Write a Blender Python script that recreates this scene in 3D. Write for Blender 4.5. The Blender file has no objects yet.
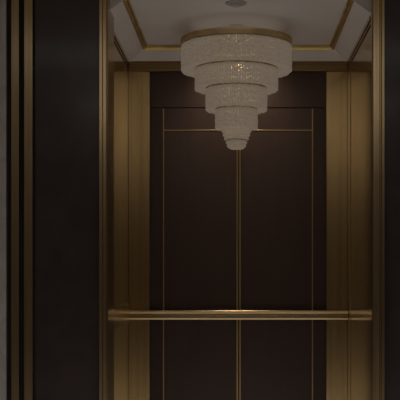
import bpy, bmesh, math, random
from mathutils import Vector, Matrix
random.seed(4)
C = bpy.context.scene.collection
PI = math.pi

# ------------------------------------------------------------------ materials
def mat(name):
    m = bpy.data.materials.new(name); m.use_nodes = True
    nt = m.node_tree
    return m, nt, nt.nodes['Principled BSDF']

def nd(nt, t, **k):
    n = nt.nodes.new(t)
    for a, v in k.items():
        setattr(n, a, v)
    return n

def brushed(name, c1, c2, rough, bump=0.02, scale=(90, 90, 0.6), metallic=1.0):
    """metal brushed along its height: streaky colour and roughness"""
    m, nt, b = mat(name)
    tc = nd(nt, 'ShaderNodeTexCoord'); mp = nd(nt, 'ShaderNodeMapping')
    mp.inputs['Scale'].default_value = scale
    nz = nd(nt, 'ShaderNodeTexNoise'); nz.inputs['Scale'].default_value = 1.0
    nz.inputs['Detail'].default_value = 4
    nt.links.new(tc.outputs['Object'], mp.inputs['Vector'])
    nt.links.new(mp.outputs['Vector'], nz.inputs['Vector'])
    r = nd(nt, 'ShaderNodeValToRGB')
    r.color_ramp.elements[0].position = 0.3; r.color_ramp.elements[0].color = (*c1, 1)
    r.color_ramp.elements[1].position = 0.7; r.color_ramp.elements[1].color = (*c2, 1)
    nt.links.new(nz.outputs['Fac'], r.inputs['Fac'])
    nt.links.new(r.outputs['Color'], b.inputs['Base Color'])
    b.inputs['Metallic'].default_value = metallic
    b.inputs['Roughness'].default_value = rough
    bp = nd(nt, 'ShaderNodeBump'); bp.inputs['Strength'].default_value = bump
    bp.inputs['Distance'].default_value = 0.002
    nt.links.new(nz.outputs['Fac'], bp.inputs['Height'])
    nt.links.new(bp.outputs['Normal'], b.inputs['Normal'])
    return m

def plain(name, col, rough=0.5, metallic=0.0, spec=0.5, coat=0.0, coat_r=0.1, noise=0.0, nscale=6):
    m, nt, b = mat(name)
    b.inputs['Roughness'].default_value = rough
    b.inputs['Metallic'].default_value = metallic
    b.inputs['Specular IOR Level'].default_value = spec
    b.inputs['Coat Weight'].default_value = coat
    b.inputs['Coat Roughness'].default_value = coat_r
    if noise:
        tc = nd(nt, 'ShaderNodeTexCoord'); nz = nd(nt, 'ShaderNodeTexNoise')
        nz.inputs['Scale'].default_value = nscale; nz.inputs['Detail'].default_value = 5
        nt.links.new(tc.outputs['Object'], nz.inputs['Vector'])
        r = nd(nt, 'ShaderNodeValToRGB')
        r.color_ramp.elements[0].position = .3; r.color_ramp.elements[1].position = .7
        r.color_ramp.elements[0].color = (*[c * (1 - noise) for c in col], 1)
        r.color_ramp.elements[1].color = (*[min(1, c * (1 + noise)) for c in col], 1)
        nt.links.new(nz.outputs['Fac'], r.inputs['Fac'])
        nt.links.new(r.outputs['Color'], b.inputs['Base Color'])
    else:
        b.inputs['Base Color'].default_value = (*col, 1)
    return m

def wood(name, c1, c2, rough, coat):
    m, nt, b = mat(name)
    tc = nd(nt, 'ShaderNodeTexCoord'); mp = nd(nt, 'ShaderNodeMapping')
    mp.inputs['Scale'].default_value = (14, 14, 0.9)
    nz = nd(nt, 'ShaderNodeTexNoise'); nz.inputs['Scale'].default_value = 2.2
    nz.inputs['Detail'].default_value = 7; nz.inputs['Distortion'].default_value = .6
    nt.links.new(tc.outputs['Object'], mp.inputs['Vector'])
    nt.links.new(mp.outputs['Vector'], nz.inputs['Vector'])
    r = nd(nt, 'ShaderNodeValToRGB')
    r.color_ramp.elements[0].position = .25; r.color_ramp.elements[0].color = (*c1, 1)
    r.color_ramp.elements[1].position = .75; r.color_ramp.elements[1].color = (*c2, 1)
    nt.links.new(nz.outputs['Fac'], r.inputs['Fac'])
    nt.links.new(r.outputs['Color'], b.inputs['Base Color'])
    b.inputs['Roughness'].default_value = rough
    b.inputs['Coat Weight'].default_value = coat
    b.inputs['Coat Roughness'].default_value = .22
    b.inputs['Specular IOR Level'].default_value = .55
    b.inputs['Specular Tint'].default_value = (1, .72, .60, 1)
    return m

def marble(name, base, vein, rough):
    m, nt, b = mat(name)
    tc = nd(nt, 'ShaderNodeTexCoord')
    n1 = nd(nt, 'ShaderNodeTexNoise'); n1.inputs['Scale'].default_value = 2.3
    n1.inputs['Detail'].default_value = 8; n1.inputs['Distortion'].default_value = 1.4
    nt.links.new(tc.outputs['Object'], n1.inputs['Vector'])
    r = nd(nt, 'ShaderNodeValToRGB')
    e = r.color_ramp.elements
    e[0].position = .40; e[0].color = (*base, 1)
    e[1].position = .60; e[1].color = (*base, 1)
    k = e.new(.5); k.color = (*vein, 1)
    nt.links.new(n1.outputs['Fac'], r.inputs['Fac'])
    nt.links.new(r.outputs['Color'], b.inputs['Base Color'])
    b.inputs['Roughness'].default_value = rough
    return m

def crystal_mat():
    m, nt, b = mat('crystal')
    b.inputs['Base Color'].default_value = (.50, .44, .36, 1)
    b.inputs['Roughness'].default_value = .28
    b.inputs['Specular IOR Level'].default_value = .6
    tr = nd(nt, 'ShaderNodeBsdfTranslucent'); tr.inputs['Color'].default_value = (.60, .52, .42, 1)
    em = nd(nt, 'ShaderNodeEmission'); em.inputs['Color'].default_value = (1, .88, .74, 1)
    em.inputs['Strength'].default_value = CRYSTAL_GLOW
    mx = nd(nt, 'ShaderNodeMixShader'); mx.inputs[0].default_value = .55
    ad = nd(nt, 'ShaderNodeAddShader')
    out = nt.nodes['Material Output']
    nt.links.new(b.outputs[0], mx.inputs[1]); nt.links.new(tr.outputs[0], mx.inputs[2])
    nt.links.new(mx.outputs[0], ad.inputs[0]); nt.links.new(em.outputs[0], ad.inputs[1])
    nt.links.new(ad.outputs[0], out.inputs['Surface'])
    return m

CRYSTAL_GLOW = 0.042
M = dict(
    brass=brushed('brushed_brass', (.46, .335, .16), (.60, .445, .225), .22, .03),
    mirror=brushed('polished_brass', (.45, .33, .17), (.57, .43, .23), .13, .01),
    casing=brushed('casing_brass', (.45, .335, .19), (.60, .46, .27), .20, .02),
    bronze=brushed('dark_bronze', (.24, .16, .075), (.34, .23, .11), .38, .02, (1, 60, 60)),
    groove=plain('dark_groove', (.012, .009, .006), .6),
    inlay=brushed('inlay_brass', (.42, .30, .14), (.56, .41, .20), .36, .02),
    gilt=brushed('gilt_trim', (.40, .28, .10), (.58, .42, .17), .4, .02, (8, 8, 8)),
    rimgold=brushed('rim_gold', (.70, .55, .30), (.82, .66, .40), .42, .01, (10, 10, 10)),
    satin=brushed('satin_brass', (.62, .46, .26), (.74, .56, .34), .5, .01),
    rail=brushed('rail_brass', (.52, .38, .20), (.66, .50, .28), .25, .03, (0.8, 60, 60)),
    wood=wood('dark_lacquered_wood', (.030, .0205, .0165), (.041, .028, .023), .30, .02),
    frame=wood('darker_frame_wood', (.024, .0175, .015), (.033, .0235, .020), .34, .02),
    lacquer=plain('black_lacquer', (.052, .035, .033), .26, coat=.2, coat_r=.08, noise=.15),
    plaster=plain('ceiling_plaster', (.80, .75, .72), .6, noise=.03, nscale=3),
    marble=marble('lobby_marble', (.66, .63, .61), (.57, .54, .52), .25),
    stonefloor=marble('floor_marble', (.60, .55, .51), (.50, .46, .42), .25),
    lobbywall=plain('lobby_plaster', (.22, .19, .165), .6, noise=.05),
    lobbydark=plain('lobby_ceiling_paint', (.80, .66, .46), .6),
    grey=plain('grey_plastic', (.48, .44, .41), .5),
    crystal=crystal_mat(),
)

# ------------------------------------------------------------------ helpers
def obj(name, bm, m, parent=None, smooth=False):
    me = bpy.data.meshes.new(name)
    bmesh.ops.recalc_face_normals(bm, faces=bm.faces)
    bm.to_mesh(me); bm.free()
    if smooth:
        for p in me.polygons: p.use_smooth = True
    me.materials.append(M[m])
    o = bpy.data.objects.new(name, me); C.objects.link(o)
    if parent is not None:
        o.parent = parent
        o.matrix_parent_inverse = Matrix.Translation(-parent.location)
    return o

def box(bm, x0, x1, y0, y1, z0, z1, bev=0.0):
    r = bmesh.ops.create_cube(bm, size=1)
    vs = r['verts']
    for v in vs:
        v.co = Vector((x0 + (v.co.x + .5) * (x1 - x0), y0 + (v.co.y + .5) * (y1 - y0), z0 + (v.co.z + .5) * (z1 - z0)))
    if bev:
        es = list({e for v in vs for e in v.link_edges})
        bmesh.ops.bevel(bm, geom=es, offset=bev, segments=2, affect='EDGES', profile=.5)
    return vs

def bx(*a, bev=0.0):
    bm = bmesh.new(); box(bm, *a, bev=bev); return bm

def boxes(*lst, bev=0.0):
    bm = bmesh.new()
    for a in lst: box(bm, *a, bev=bev)
    return bm

def prism(bm, prof, axis, a, b):
    """extrude a closed 2-D profile along an axis; profile coords are the other two axes in order"""
    def P(t, p):
        if axis == 'x': return (t, p[0], p[1])
        if axis == 'y': return (p[0], t, p[1])
        return (p[0], p[1], t)
    v0 = [bm.verts.new(P(a, p)) for p in prof]; v1 = [bm.verts.new(P(b, p)) for p in prof]
    n = len(prof)
    bm.faces.new(v0); bm.faces.new(v1[::-1])
    for i in range(n):
        bm.faces.new((v0[i], v1[i], v1[(i + 1) % n], v0[(i + 1) % n]))

def lathe(bm, prof, n=64, cx=0, cy=0, closed=True):
    rings = []
    for i in range(n):
        a = 2 * PI * i / n
        rings.append([bm.verts.new((cx + r * math.cos(a), cy + r * math.sin(a), z)) for r, z in prof])
    k = len(prof)
    for i in range(n):
        A, B = rings[i], rings[(i + 1) % n]
        for j in range(k if closed else k - 1):
            q = (A[j], B[j], B[(j + 1) % k], A[(j + 1) % k])
            bm.faces.new(q)

def loop_sweep(bm, prof, x0, x1, y0, y1, open_front=False):
    """mitred frame: prof = (inset from the rectangle, z); may stay open along y0"""
    cs = []
    for (sx, sy, X, Y) in ((1, 1, x0, y0), (-1, 1, x1, y0), (-1, -1, x1, y1), (1, -1, x0, y1)):
        cs.append([bm.verts.new((X + sx * i, Y if open_front and sy > 0 else Y + sy * i, z)) for i, z in prof])
    n = len(prof)
    if open_front:
        bm.faces.new(cs[0]); bm.faces.new(cs[1])
    for c in range(1 if open_front else 0, 4):
        A, B = cs[c], cs[(c + 1) % 4]
        for j in range(n):
            bm.faces.new((A[j], B[j], B[(j + 1) % n], A[(j + 1) % n]))

def struct(name, bm, m, smooth=False):
    o = obj(name, bm, m, None, smooth); o['kind'] = 'structure'; return o

def thing(name, label, cat, loc):
    o = bpy.data.objects.new(name, None); C.objects.link(o)
    o.location = loc; o.empty_display_size = .1
    o['label'] = label; o['category'] = cat
    return o

# key dimensions (metres).  The camera looks along +Y into the lift car.
HW = .85                    # half width of the car
YB = 7.76                   # rear wall face
YF = 6.30                   # car front edge
ZW = 2.87                   # top of the car walls
ZC = 2.97                   # raised ceiling
LY = 6.20                   # landing wall face

# ------------------------------------------------------------------ car shell
f = struct('floor_car', bx(-HW - .05, HW + .05, YF, YB + .06, -.10, 0), 'marble')

wr = struct('wall_rear', bx(-HW - .05, HW + .05, YB + .012, YB + .06, 0, ZC + .08), 'frame')
# dark frame: header over the two leaves and the side stiles
obj('header_panel', bx(-.682, .682, YB - .004, YB + .012, 2.520, 2.795, bev=.003), 'wood', wr)
for s in (-1, 1):
    a, b = sorted((s * .682, s * .583))
    obj('stile', bx(a, b, YB - .004, YB + .012, 0, 2.516, bev=.003), 'frame', wr)
for s in (-1, 1):
    a, b = sorted((s * .574, s * .026))
    obj('transom_panel', bx(a if s < 0 else .0035, b if s > 0 else -.0035, YB - .001, YB + .012, 2.349, 2.512), 'wood', wr)
    obj('door_panel', bx(*((-.571, -.016) if s < 0 else (.028, .571)), YB - .001, YB + .012, 0, 2.337), 'wood', wr)
    a, b = sorted((s * .574, s * .582))
    obj('side_inlay', bx(a, b, YB - .005, YB + .012, 0, 2.510, bev=.001), 'inlay', wr)
obj('cross_inlay', bx(-.574, .574, YB - .005, YB + .012, 2.339, 2.347, bev=.001), 'inlay', wr)
obj('centre_inlay', bx(-.013, .001, YB - .008, YB + .012, 0, 2.337, bev=.003), 'inlay', wr)
obj('centre_inlay', bx(.009, .023, YB - .008, YB + .012, 0, 2.337, bev=.003), 'inlay', wr)
for s in (-1, 1):
    a, b = sorted((s * .685, s * HW))
    obj('brass_strip', bx(a, b, YB - .010, YB + .012, 0, 2.795, bev=.002), 'brass', wr)
obj('head_band', bx(-HW, HW, YB - .022, YB + .012, 2.797, ZW + .004, bev=.003), 'bronze', wr)

wl = struct('wall_left', bx(-HW - .05, -HW, YF + .004, YB - .012, 0, ZW), 'mirror')
obj('crown_moulding', boxes((-HW, -HW + .014, YF + .21, YB - .024, ZW - .030, ZW - .002),
                            (-HW, -HW + .007, YF + .21, YB - .024, ZW - .050, ZW - .030)), 'casing', wl)
wri = struct('wall_right', bx(HW, HW + .05, YF + .004, YB - .012, 0, ZW), 'mirror')
obj('crown_moulding', boxes((HW - .014, HW, YF + .05, YB - .024, ZW - .030, ZW - .002),
                            (HW - .007, HW, YF + .05, YB - .024, ZW - .050, ZW - .030)), 'casing', wri)
for s, w in ((1, wri), (-1, wl)):
    for yy in (7.54,):
        a, b = sorted((s * HW, s * (HW - .0025)))
        obj('panel_joint', bx(a, b, yy, yy + .012, 0, ZW - .055), 'bronze' if s > 0 else 'mirror', w)

# coved ceiling: sloped border rising to a raised field, gilt moulding round it
ce = struct('ceiling_car', bx(-HW + .10, HW - .10, YF + .004, YB - .10, ZC, ZC + .04), 'plaster')
bm = bmesh.new()
loop_sweep(bm, [(0, ZW), (.012, ZW), (.135, ZC - .012), (.135, ZC + .05), (0, ZC + .05)], -HW, HW, YF + .004, YB, True)
obj('cove', bm, 'plaster', ce)
bm = bmesh.new()
loop_sweep(bm, [(0, ZC + .002), (0, ZC - .026), (.008, ZC - .036), (.016, ZC - .028), (.022, ZC - .018), (.030, ZC - .020),
                (.036, ZC - .004), (.036, ZC + .002)], -HW + .125, HW - .118, YF + .005, YB - .125, True)
obj('gilt_moulding', bm, 'gilt', ce)

# ------------------------------------------------------------------ doorway and landing wall
dl = struct('door_1', boxes((-.850, -.806, LY + .064, 6.50, 0, 3.0)), 'casing')      # retracted leaf edge, left
tl = struct('trim_1', boxes((-.862, -.839, LY - .004, LY + .06, 0, 3.05), (-.839, -.813, LY - .010, LY + .06, 0, 3.05),
                            (-.813, -.806, LY + .004, LY + .06, 0, 3.05), bev=.003), 'casing')
trr = struct('trim_2', boxes((.836, .878, LY - .004, LY + .06, 0, 3.05), (.878, .888, LY + .004, LY + .06, 0, 3.05),
                             (.888, .908, LY - .014, LY + .06, 0, 3.05), (.831, .836, LY + .004, LY + .06, 0, 3.05), bev=.0025), 'casing')
struct('trim_3', bx(-.862, .908, LY - .004, LY + .06, 3.05, 3.17, bev=.004), 'casing')

landing = [('wall_landing_left', -1.262, -.862, 'lacquer', .03),
           ('wall_landing_right', .908, 1.308, 'lacquer', .03)]
for n, a, b, m_, d in landing:
    struct(n, bx(a, b, LY + d, LY + .10, 0, 3.17), m_)
struct('wall_landing_top', bx(-1.262, 1.308, LY + .03, LY + .10, 3.17, 3.80), 'lacquer')
k = 0
for sgn, off in ((-1, 0), (1, .046)):
    def X(a, b): return sorted((sgn * a + off, sgn * b + off))
    for (a, b, m_, d) in ((1.262, 1.274, 'groove', .035), (1.274, 1.327, 'casing', .0), (1.327, 1.358, 'groove', .04),
                          (1.358, 1.407, 'casing', .0), (1.407, 1.441, 'groove', .04)):
        k += 1
        x0, x1 = X(a, b)
        struct('trim_%d' % (k + 3), bx(x0, x1, LY + d, LY + .10, 0, 3.80, bev=.002 if m_ == 'casing' else 0), m_)
    x0, x1 = X(1.441, 2.6)
    struct('wall_marble_' + ('left' if sgn < 0 else 'right'), bx(x0, x1, LY + .01, LY + .10, 0, 3.80), 'marble')

# lobby in front of the lift (seen in reflections)
struct('floor_lobby', bx(-2.7, 2.75, -1.6, YF - .002, -.10, 0), 'stonefloor')
struct('ceiling_lobby', bx(-2.7, 2.75, -1.6, LY + .10, 3.80, 3.90), 'lobbydark')
struct('wall_opposite', bx(-2.6, 2.646, -1.7, -1.6, 0, 3.80), 'lobbywall')
struct('wall_lobby_left', bx(-2.7, -2.6, -1.6, LY + .10, 0, 3.80), 'lobbywall')
struct('wall_lobby_right', bx(2.646, 2.75, -1.6, LY + .10, 0, 3.80), 'lobbywall')

# ------------------------------------------------------------------ handrail on the rear wall
ZR = .948
hr = thing('handrail', 'long horizontal brass handrail across the dark rear wall of the lift', 'handrail', (0, YB - .05, ZR))
bm = bmesh.new()
y1, y0 = YB - .040, YB - .085
prism(bm, [(y1, ZR), (y0 + .006, ZR), (y0 + .001, ZR - .004), (y0, ZR - .011), (y0 + .010, ZR - .016), (y0 + .013, ZR - .024),
           (y0 + .013, ZR - .036), (y0 + .010, ZR - .041), (y0 + .001, ZR - .046), (y0, ZR - .060), (y0 + .004, ZR - .070), (y0 + .010, ZR - .074), (y1, ZR - .074)],
      'x', -HW + .004, HW - .004)
obj('rail', bm, 'rail', hr)
for xx in (-.74, -.28, .28, .74):
    bm = bmesh.new()
    c = bmesh.ops.create_cone(bm, cap_ends=True, segments=20, radius1=.014, radius2=.014, depth=.05)
    bmesh.ops.rotate(bm, verts=bm.verts, matrix=Matrix.Rotation(PI / 2, 3, 'X'))
    bmesh.ops.translate(bm, verts=bm.verts, vec=(xx, YB - .020, ZR - .037))
    obj('bracket', bm, 'rail', hr)

# flat brass bumper plate on the left wall
pl = obj('bumper_plate', bx(-HW, -HW + .010, 6.51, YB - .024, .852, 1.004, bev=.004), 'rail')
pl['label'] = 'flat brass bumper plate on the left side wall at handrail height'; pl['category'] = 'plate'

# ------------------------------------------------------------------ chandelier
CX, CY = -.011, 7.02
ch = thing('chandelier', 'large tiered crystal chandelier with a gold rim under the lift ceiling', 'chandelier', (CX, CY, ZC))
bm = bmesh.new(); lathe(bm, [(0.0005, ZC), (.05, ZC), (.05, ZC - .012), (.04, ZC - .022), (.0005, ZC - .022)], 48, CX, CY)
obj('ceiling_canopy', bm, 'plaster', ch)
bm = bmesh.new(); lathe(bm, [(0.0005, ZC - .02), (.02, ZC - .02), (.02, 2.86), (.0005, 2.86)], 24, CX, CY)
obj('stem', bm, 'plaster', ch)
R0, ZT = .388, 2.868
bm = bmesh.new()
lathe(bm, [(R0 - .03, ZT - .004), (R0 - .004, ZT), (R0 + .004, ZT - .002), (R0 + .004, ZT - .008), (R0, ZT - .011), (R0 + .001, ZT - .034),
           (R0 + .005, ZT - .037), (R0 + .005, ZT - .044), (R0 - .03, ZT - .044)], 96, CX, CY)
obj('gold_rim', bm, 'rimgold', ch, smooth=False)
bm = bmesh.new(); lathe(bm, [(.0005, ZT - .006), (R0 - .02, ZT - .006), (R0 - .02, ZT - .012), (.0005, ZT - .012)], 72, CX, CY)
obj('top_plate', bm, 'gilt', ch)
bm = bmesh.new()
for i in range(6):     # spokes that carry the rim
    a = PI * i / 6
    vs = box(bm, -R0 + .02, R0 - .02, -.008, .008, ZT - .03, ZT - .014)
    bmesh.ops.rotate(bm, verts=vs, cent=(0, 0, 0), matrix=Matrix.Rotation(a, 3, 'Z'))
    bmesh.ops.translate(bm, verts=vs, vec=(CX, CY, 0))
obj('spoke_frame', bm, 'gilt', ch)

def bead(bm, c, ax, w, h, seg=5):
    """one faceted drop: double pyramid with a waist"""
    top = bm.verts.new((c[0], c[1], c[2] + h / 2)); bot = bm.verts.new((c[0], c[1], c[2] - h / 2))
    r1 = []; r2 = []
    for i in range(seg):
        a = ax + 2 * PI * i / seg
        r1.append(bm.verts.new((c[0] + w * math.cos(a), c[1] + w * math.sin(a), c[2] + h * .28)))
        r2.append(bm.verts.new((c[0] + w * math.cos(a), c[1] + w * math.sin(a), c[2] - h * .28)))
    for i in range(seg):
        j = (i + 1) % seg
        bm.faces.new((top, r1[i], r1[j])); bm.faces.new((r1[i], r2[i], r2[j], r1[j])); bm.faces.new((bot, r2[j], r2[i]))

def tier(z1, z0, r, rin, rows):
    """a ring of hanging bead strands, double, closed inwards by a fan of strands underneath"""
    bm = bmesh.new()
    for rr, zz in ((r, z0), (r - .022, z0 + .004)):
        n = max(14, int(2 * PI * rr / .0168))
        for i in range(n):
            a = 2 * PI * (i + random.uniform(-.12, .12)) / n
            hs = [random.uniform(.55, 1.45) for q in range(rows)]
            k_ = (z1 - zz + random.uniform(-.004, .004)) / sum(hs); z = z1
            for q in range(rows):
                h = hs[q] * k_
                w = .0084 * (1 + random.uniform(-.12, .12))
                if q == rows - 1: w *= .9
                bead(bm, (CX + rr * math.cos(a), CY + rr * math.sin(a), z - .5 * h), a + random.random(), w, h * 1.08)
                z -= h
    if rin:
        n = max(12, int(2 * PI * r / .024))
        m_ = max(2, int((r - rin) / .024))
        for i in range(n):
            a = 2 * PI * i / n
            for q in range(m_):
                t = (q + .5) / m_
                rr = r - .03 - (r - .03 - rin) * t
                bead(bm, (CX + rr * math.cos(a), CY + rr * math.sin(a), z0 + .018 + .012 * t), a, .0095, .026, 4)
    return bm

T = [(2.826, 2.648, .382, .286, 5), (2.664, 2.516, .286, .212, 4), (2.530, 2.372, .210, .142, 4), (2.386, 2.244, .143, .078, 4)]
for z1, z0, r, rin, rows in T:
    o = obj('crystal_tier', tier(z1, z0, r, rin, rows), 'crystal', ch)
    hb = bmesh.new()
    lathe(hb, [(r - .028, z1 + .004), (r + .004, z1 + .004), (r + .006, z1 - .004), (r + .004, z1 - .010), (r - .028, z1 - .010)], 72, CX, CY)
    obj('hoop', hb, 'gilt', o)
# tapering bottom tier
bm = bmesh.new()
for (r, z1, z0) in ((.098, 2.262, 2.222), (.088, 2.228, 2.192), (.079, 2.198, 2.166)):
    n = int(2 * PI * r / .0165)
    for i in range(n):
        a = 2 * PI * i / n + r * 40
        for q in range(2):
            h = (z1 - z0) / 2
            bead(bm, (CX + r * math.cos(a), CY + r * math.sin(a), z1 - (q + .5) * h), a, .0082, h * 1.05)
obj('crystal_tier', bm, 'crystal', ch)
# finial: faceted crystal bowl with a gilt collar
bm = bmesh.new()
lathe(bm, [(.0005, 2.168), (.064, 2.168), (.067, 2.160), (.067, 2.140), (.058, 2.112), (.046, 2.104), (.0005, 2.100)], 14, CX, CY)
for i in range(18):      # cut drops round the bowl
    a = 2 * PI * i / 18
    bead(bm, (CX + .066 * math.cos(a), CY + .066 * math.sin(a), 2.150), a, .009, .022)
    bead(bm, (CX + .061 * math.cos(a + .17), CY + .061 * math.sin(a + .17), 2.128), a, .008, .022)
fi = obj('finial', bm, 'crystal', ch)
bm = bmesh.new(); lathe(bm, [(.060, 2.172), (.070, 2.172), (.071, 2.164), (.060, 2.162)], 40, CX, CY)
obj('collar', bm, 'gilt', fi)

# small fitting on the ceiling near the door
df = thing('ceiling_fitting', 'small round grey fitting on the lift ceiling in front of the chandelier', 'ceiling fitting', (-.012, 6.43, ZC))
bm = bmesh.new(); lathe(bm, [(.0005, ZC + .001), (.070, ZC + .001), (.070, ZC - .004), (.062, ZC - .010), (.0005, ZC - .010)], 40, -.012, 6.43)
obj('flange', bm, 'grey', df)
bm = bmesh.new(); lathe(bm, [(.0005, ZC - .009), (.045, ZC - .009), (.040, ZC - .018), (.024, ZC - .024), (.0005, ZC - .026)], 32, -.012, 6.43)
obj('dome', bm, 'grey', df)

# ------------------------------------------------------------------ light
def point(name, loc, e, col, rad=.03):
    l = bpy.data.lights.new(name, 'POINT'); l.energy = e; l.color = col; l.shadow_soft_size = rad
    o = bpy.data.objects.new(name, l); C.objects.link(o); o.location = loc; return o
def area(name, loc, rot, sx, sy, e, col):
    l = bpy.data.lights.new(name, 'AREA'); l.shape = 'RECTANGLE'; l.size = sx; l.size_y = sy; l.energy = e; l.color = col
    o = bpy.data.objects.new(name, l); C.objects.link(o); o.location = loc; o.rotation_euler = rot; return o
WARM = (1, .88, .72)
l = bpy.data.lights.new('added_panel_glow', 'SPOT'); l.energy = 37; l.color = (1, .84, .68); l.spot_size = math.radians(118); l.spot_blend = .9; l.shadow_soft_size = .14  # added spot with no fixture, makes the warm glow on the rear panel
o = bpy.data.objects.new('added_panel_glow', l); C.objects.link(o); o.location = (CX, 7.45, ZC - .02)
o.rotation_euler = (Vector((0, YB, 2.46)) - o.location).to_track_quat('-Z', 'Y').to_euler()
for z, e, rad in ((2.73, .85, .18), (2.58, .42, .13), (2.44, .2, .09), (2.31, .05, .05)):
    point('chandelier_lamp', (CX, CY, z), e, WARM, rad)
# ceiling light of the lobby: cove over the opposite wall plus a soft ceiling light
area('lobby_cove_light', (0, -1.45, 3.72), (math.radians(-20), 0, 0), 4.4, .12, 25, (.96, .98, 1))
area('lobby_ceiling_light', (0, .85, 3.78), (0, 0, 0), 5.0, 1.3, 7, (1, .97, .94))
l = bpy.data.lights.new('lift_downlight', 'SPOT'); l.energy = 150; l.color = (.91, .96, 1); l.spot_size = math.radians(50); l.spot_blend = .6; l.shadow_soft_size = .03
o = bpy.data.objects.new('lift_downlight', l); C.objects.link(o); o.location = (-.012, 6.43, ZC - .035)
for xx in (-1.0, 0, 1.0):  # added unseen spots: their floor bounce brightens the car ceiling
    l = bpy.data.lights.new('added_bounce_spot', 'SPOT'); l.energy = 100; l.color = (.97, .98, 1); l.spot_size = math.radians(48); l.spot_blend = .4; l.shadow_soft_size = .04
    o = bpy.data.objects.new('added_bounce_spot', l); C.objects.link(o); o.location = (xx, 4.75, 3.77)

l = bpy.data.lights.new('added_ceiling_fill', 'AREA'); l.shape = 'DISK'; l.size = .70; l.energy = .10; l.color = (1, .94, .88)  # added disc light, fills the shadow on the ceiling above the chandelier
o = bpy.data.objects.new('added_ceiling_fill', l); C.objects.link(o); o.location = (CX, CY, ZT + .004); o.rotation_euler = (PI, 0, 0)
w = bpy.data.worlds.new('World'); bpy.context.scene.world = w; w.use_nodes = True
w.node_tree.nodes['Background'].inputs[0].default_value = (.01, .009, .008, 1)

# ------------------------------------------------------------------ camera
cam = bpy.data.cameras.new('Camera'); co = bpy.data.objects.new('Camera', cam); C.objects.link(co)
co.location = (0, 0, 1.22); co.rotation_euler = (PI / 2, 0, 0)
cam.sensor_width = 36; cam.lens = 90
cam.shift_x = -38 / 400; cam.shift_y = 75 / 400
cam.clip_start = .05
sc = bpy.context.scene
sc.camera = co
sc.view_settings.view_transform = 'Standard'
sc.view_settings.look = 'None'
sc.view_settings.exposure = .6
sc.view_settings.gamma = 1
sc.view_settings.use_curve_mapping = False
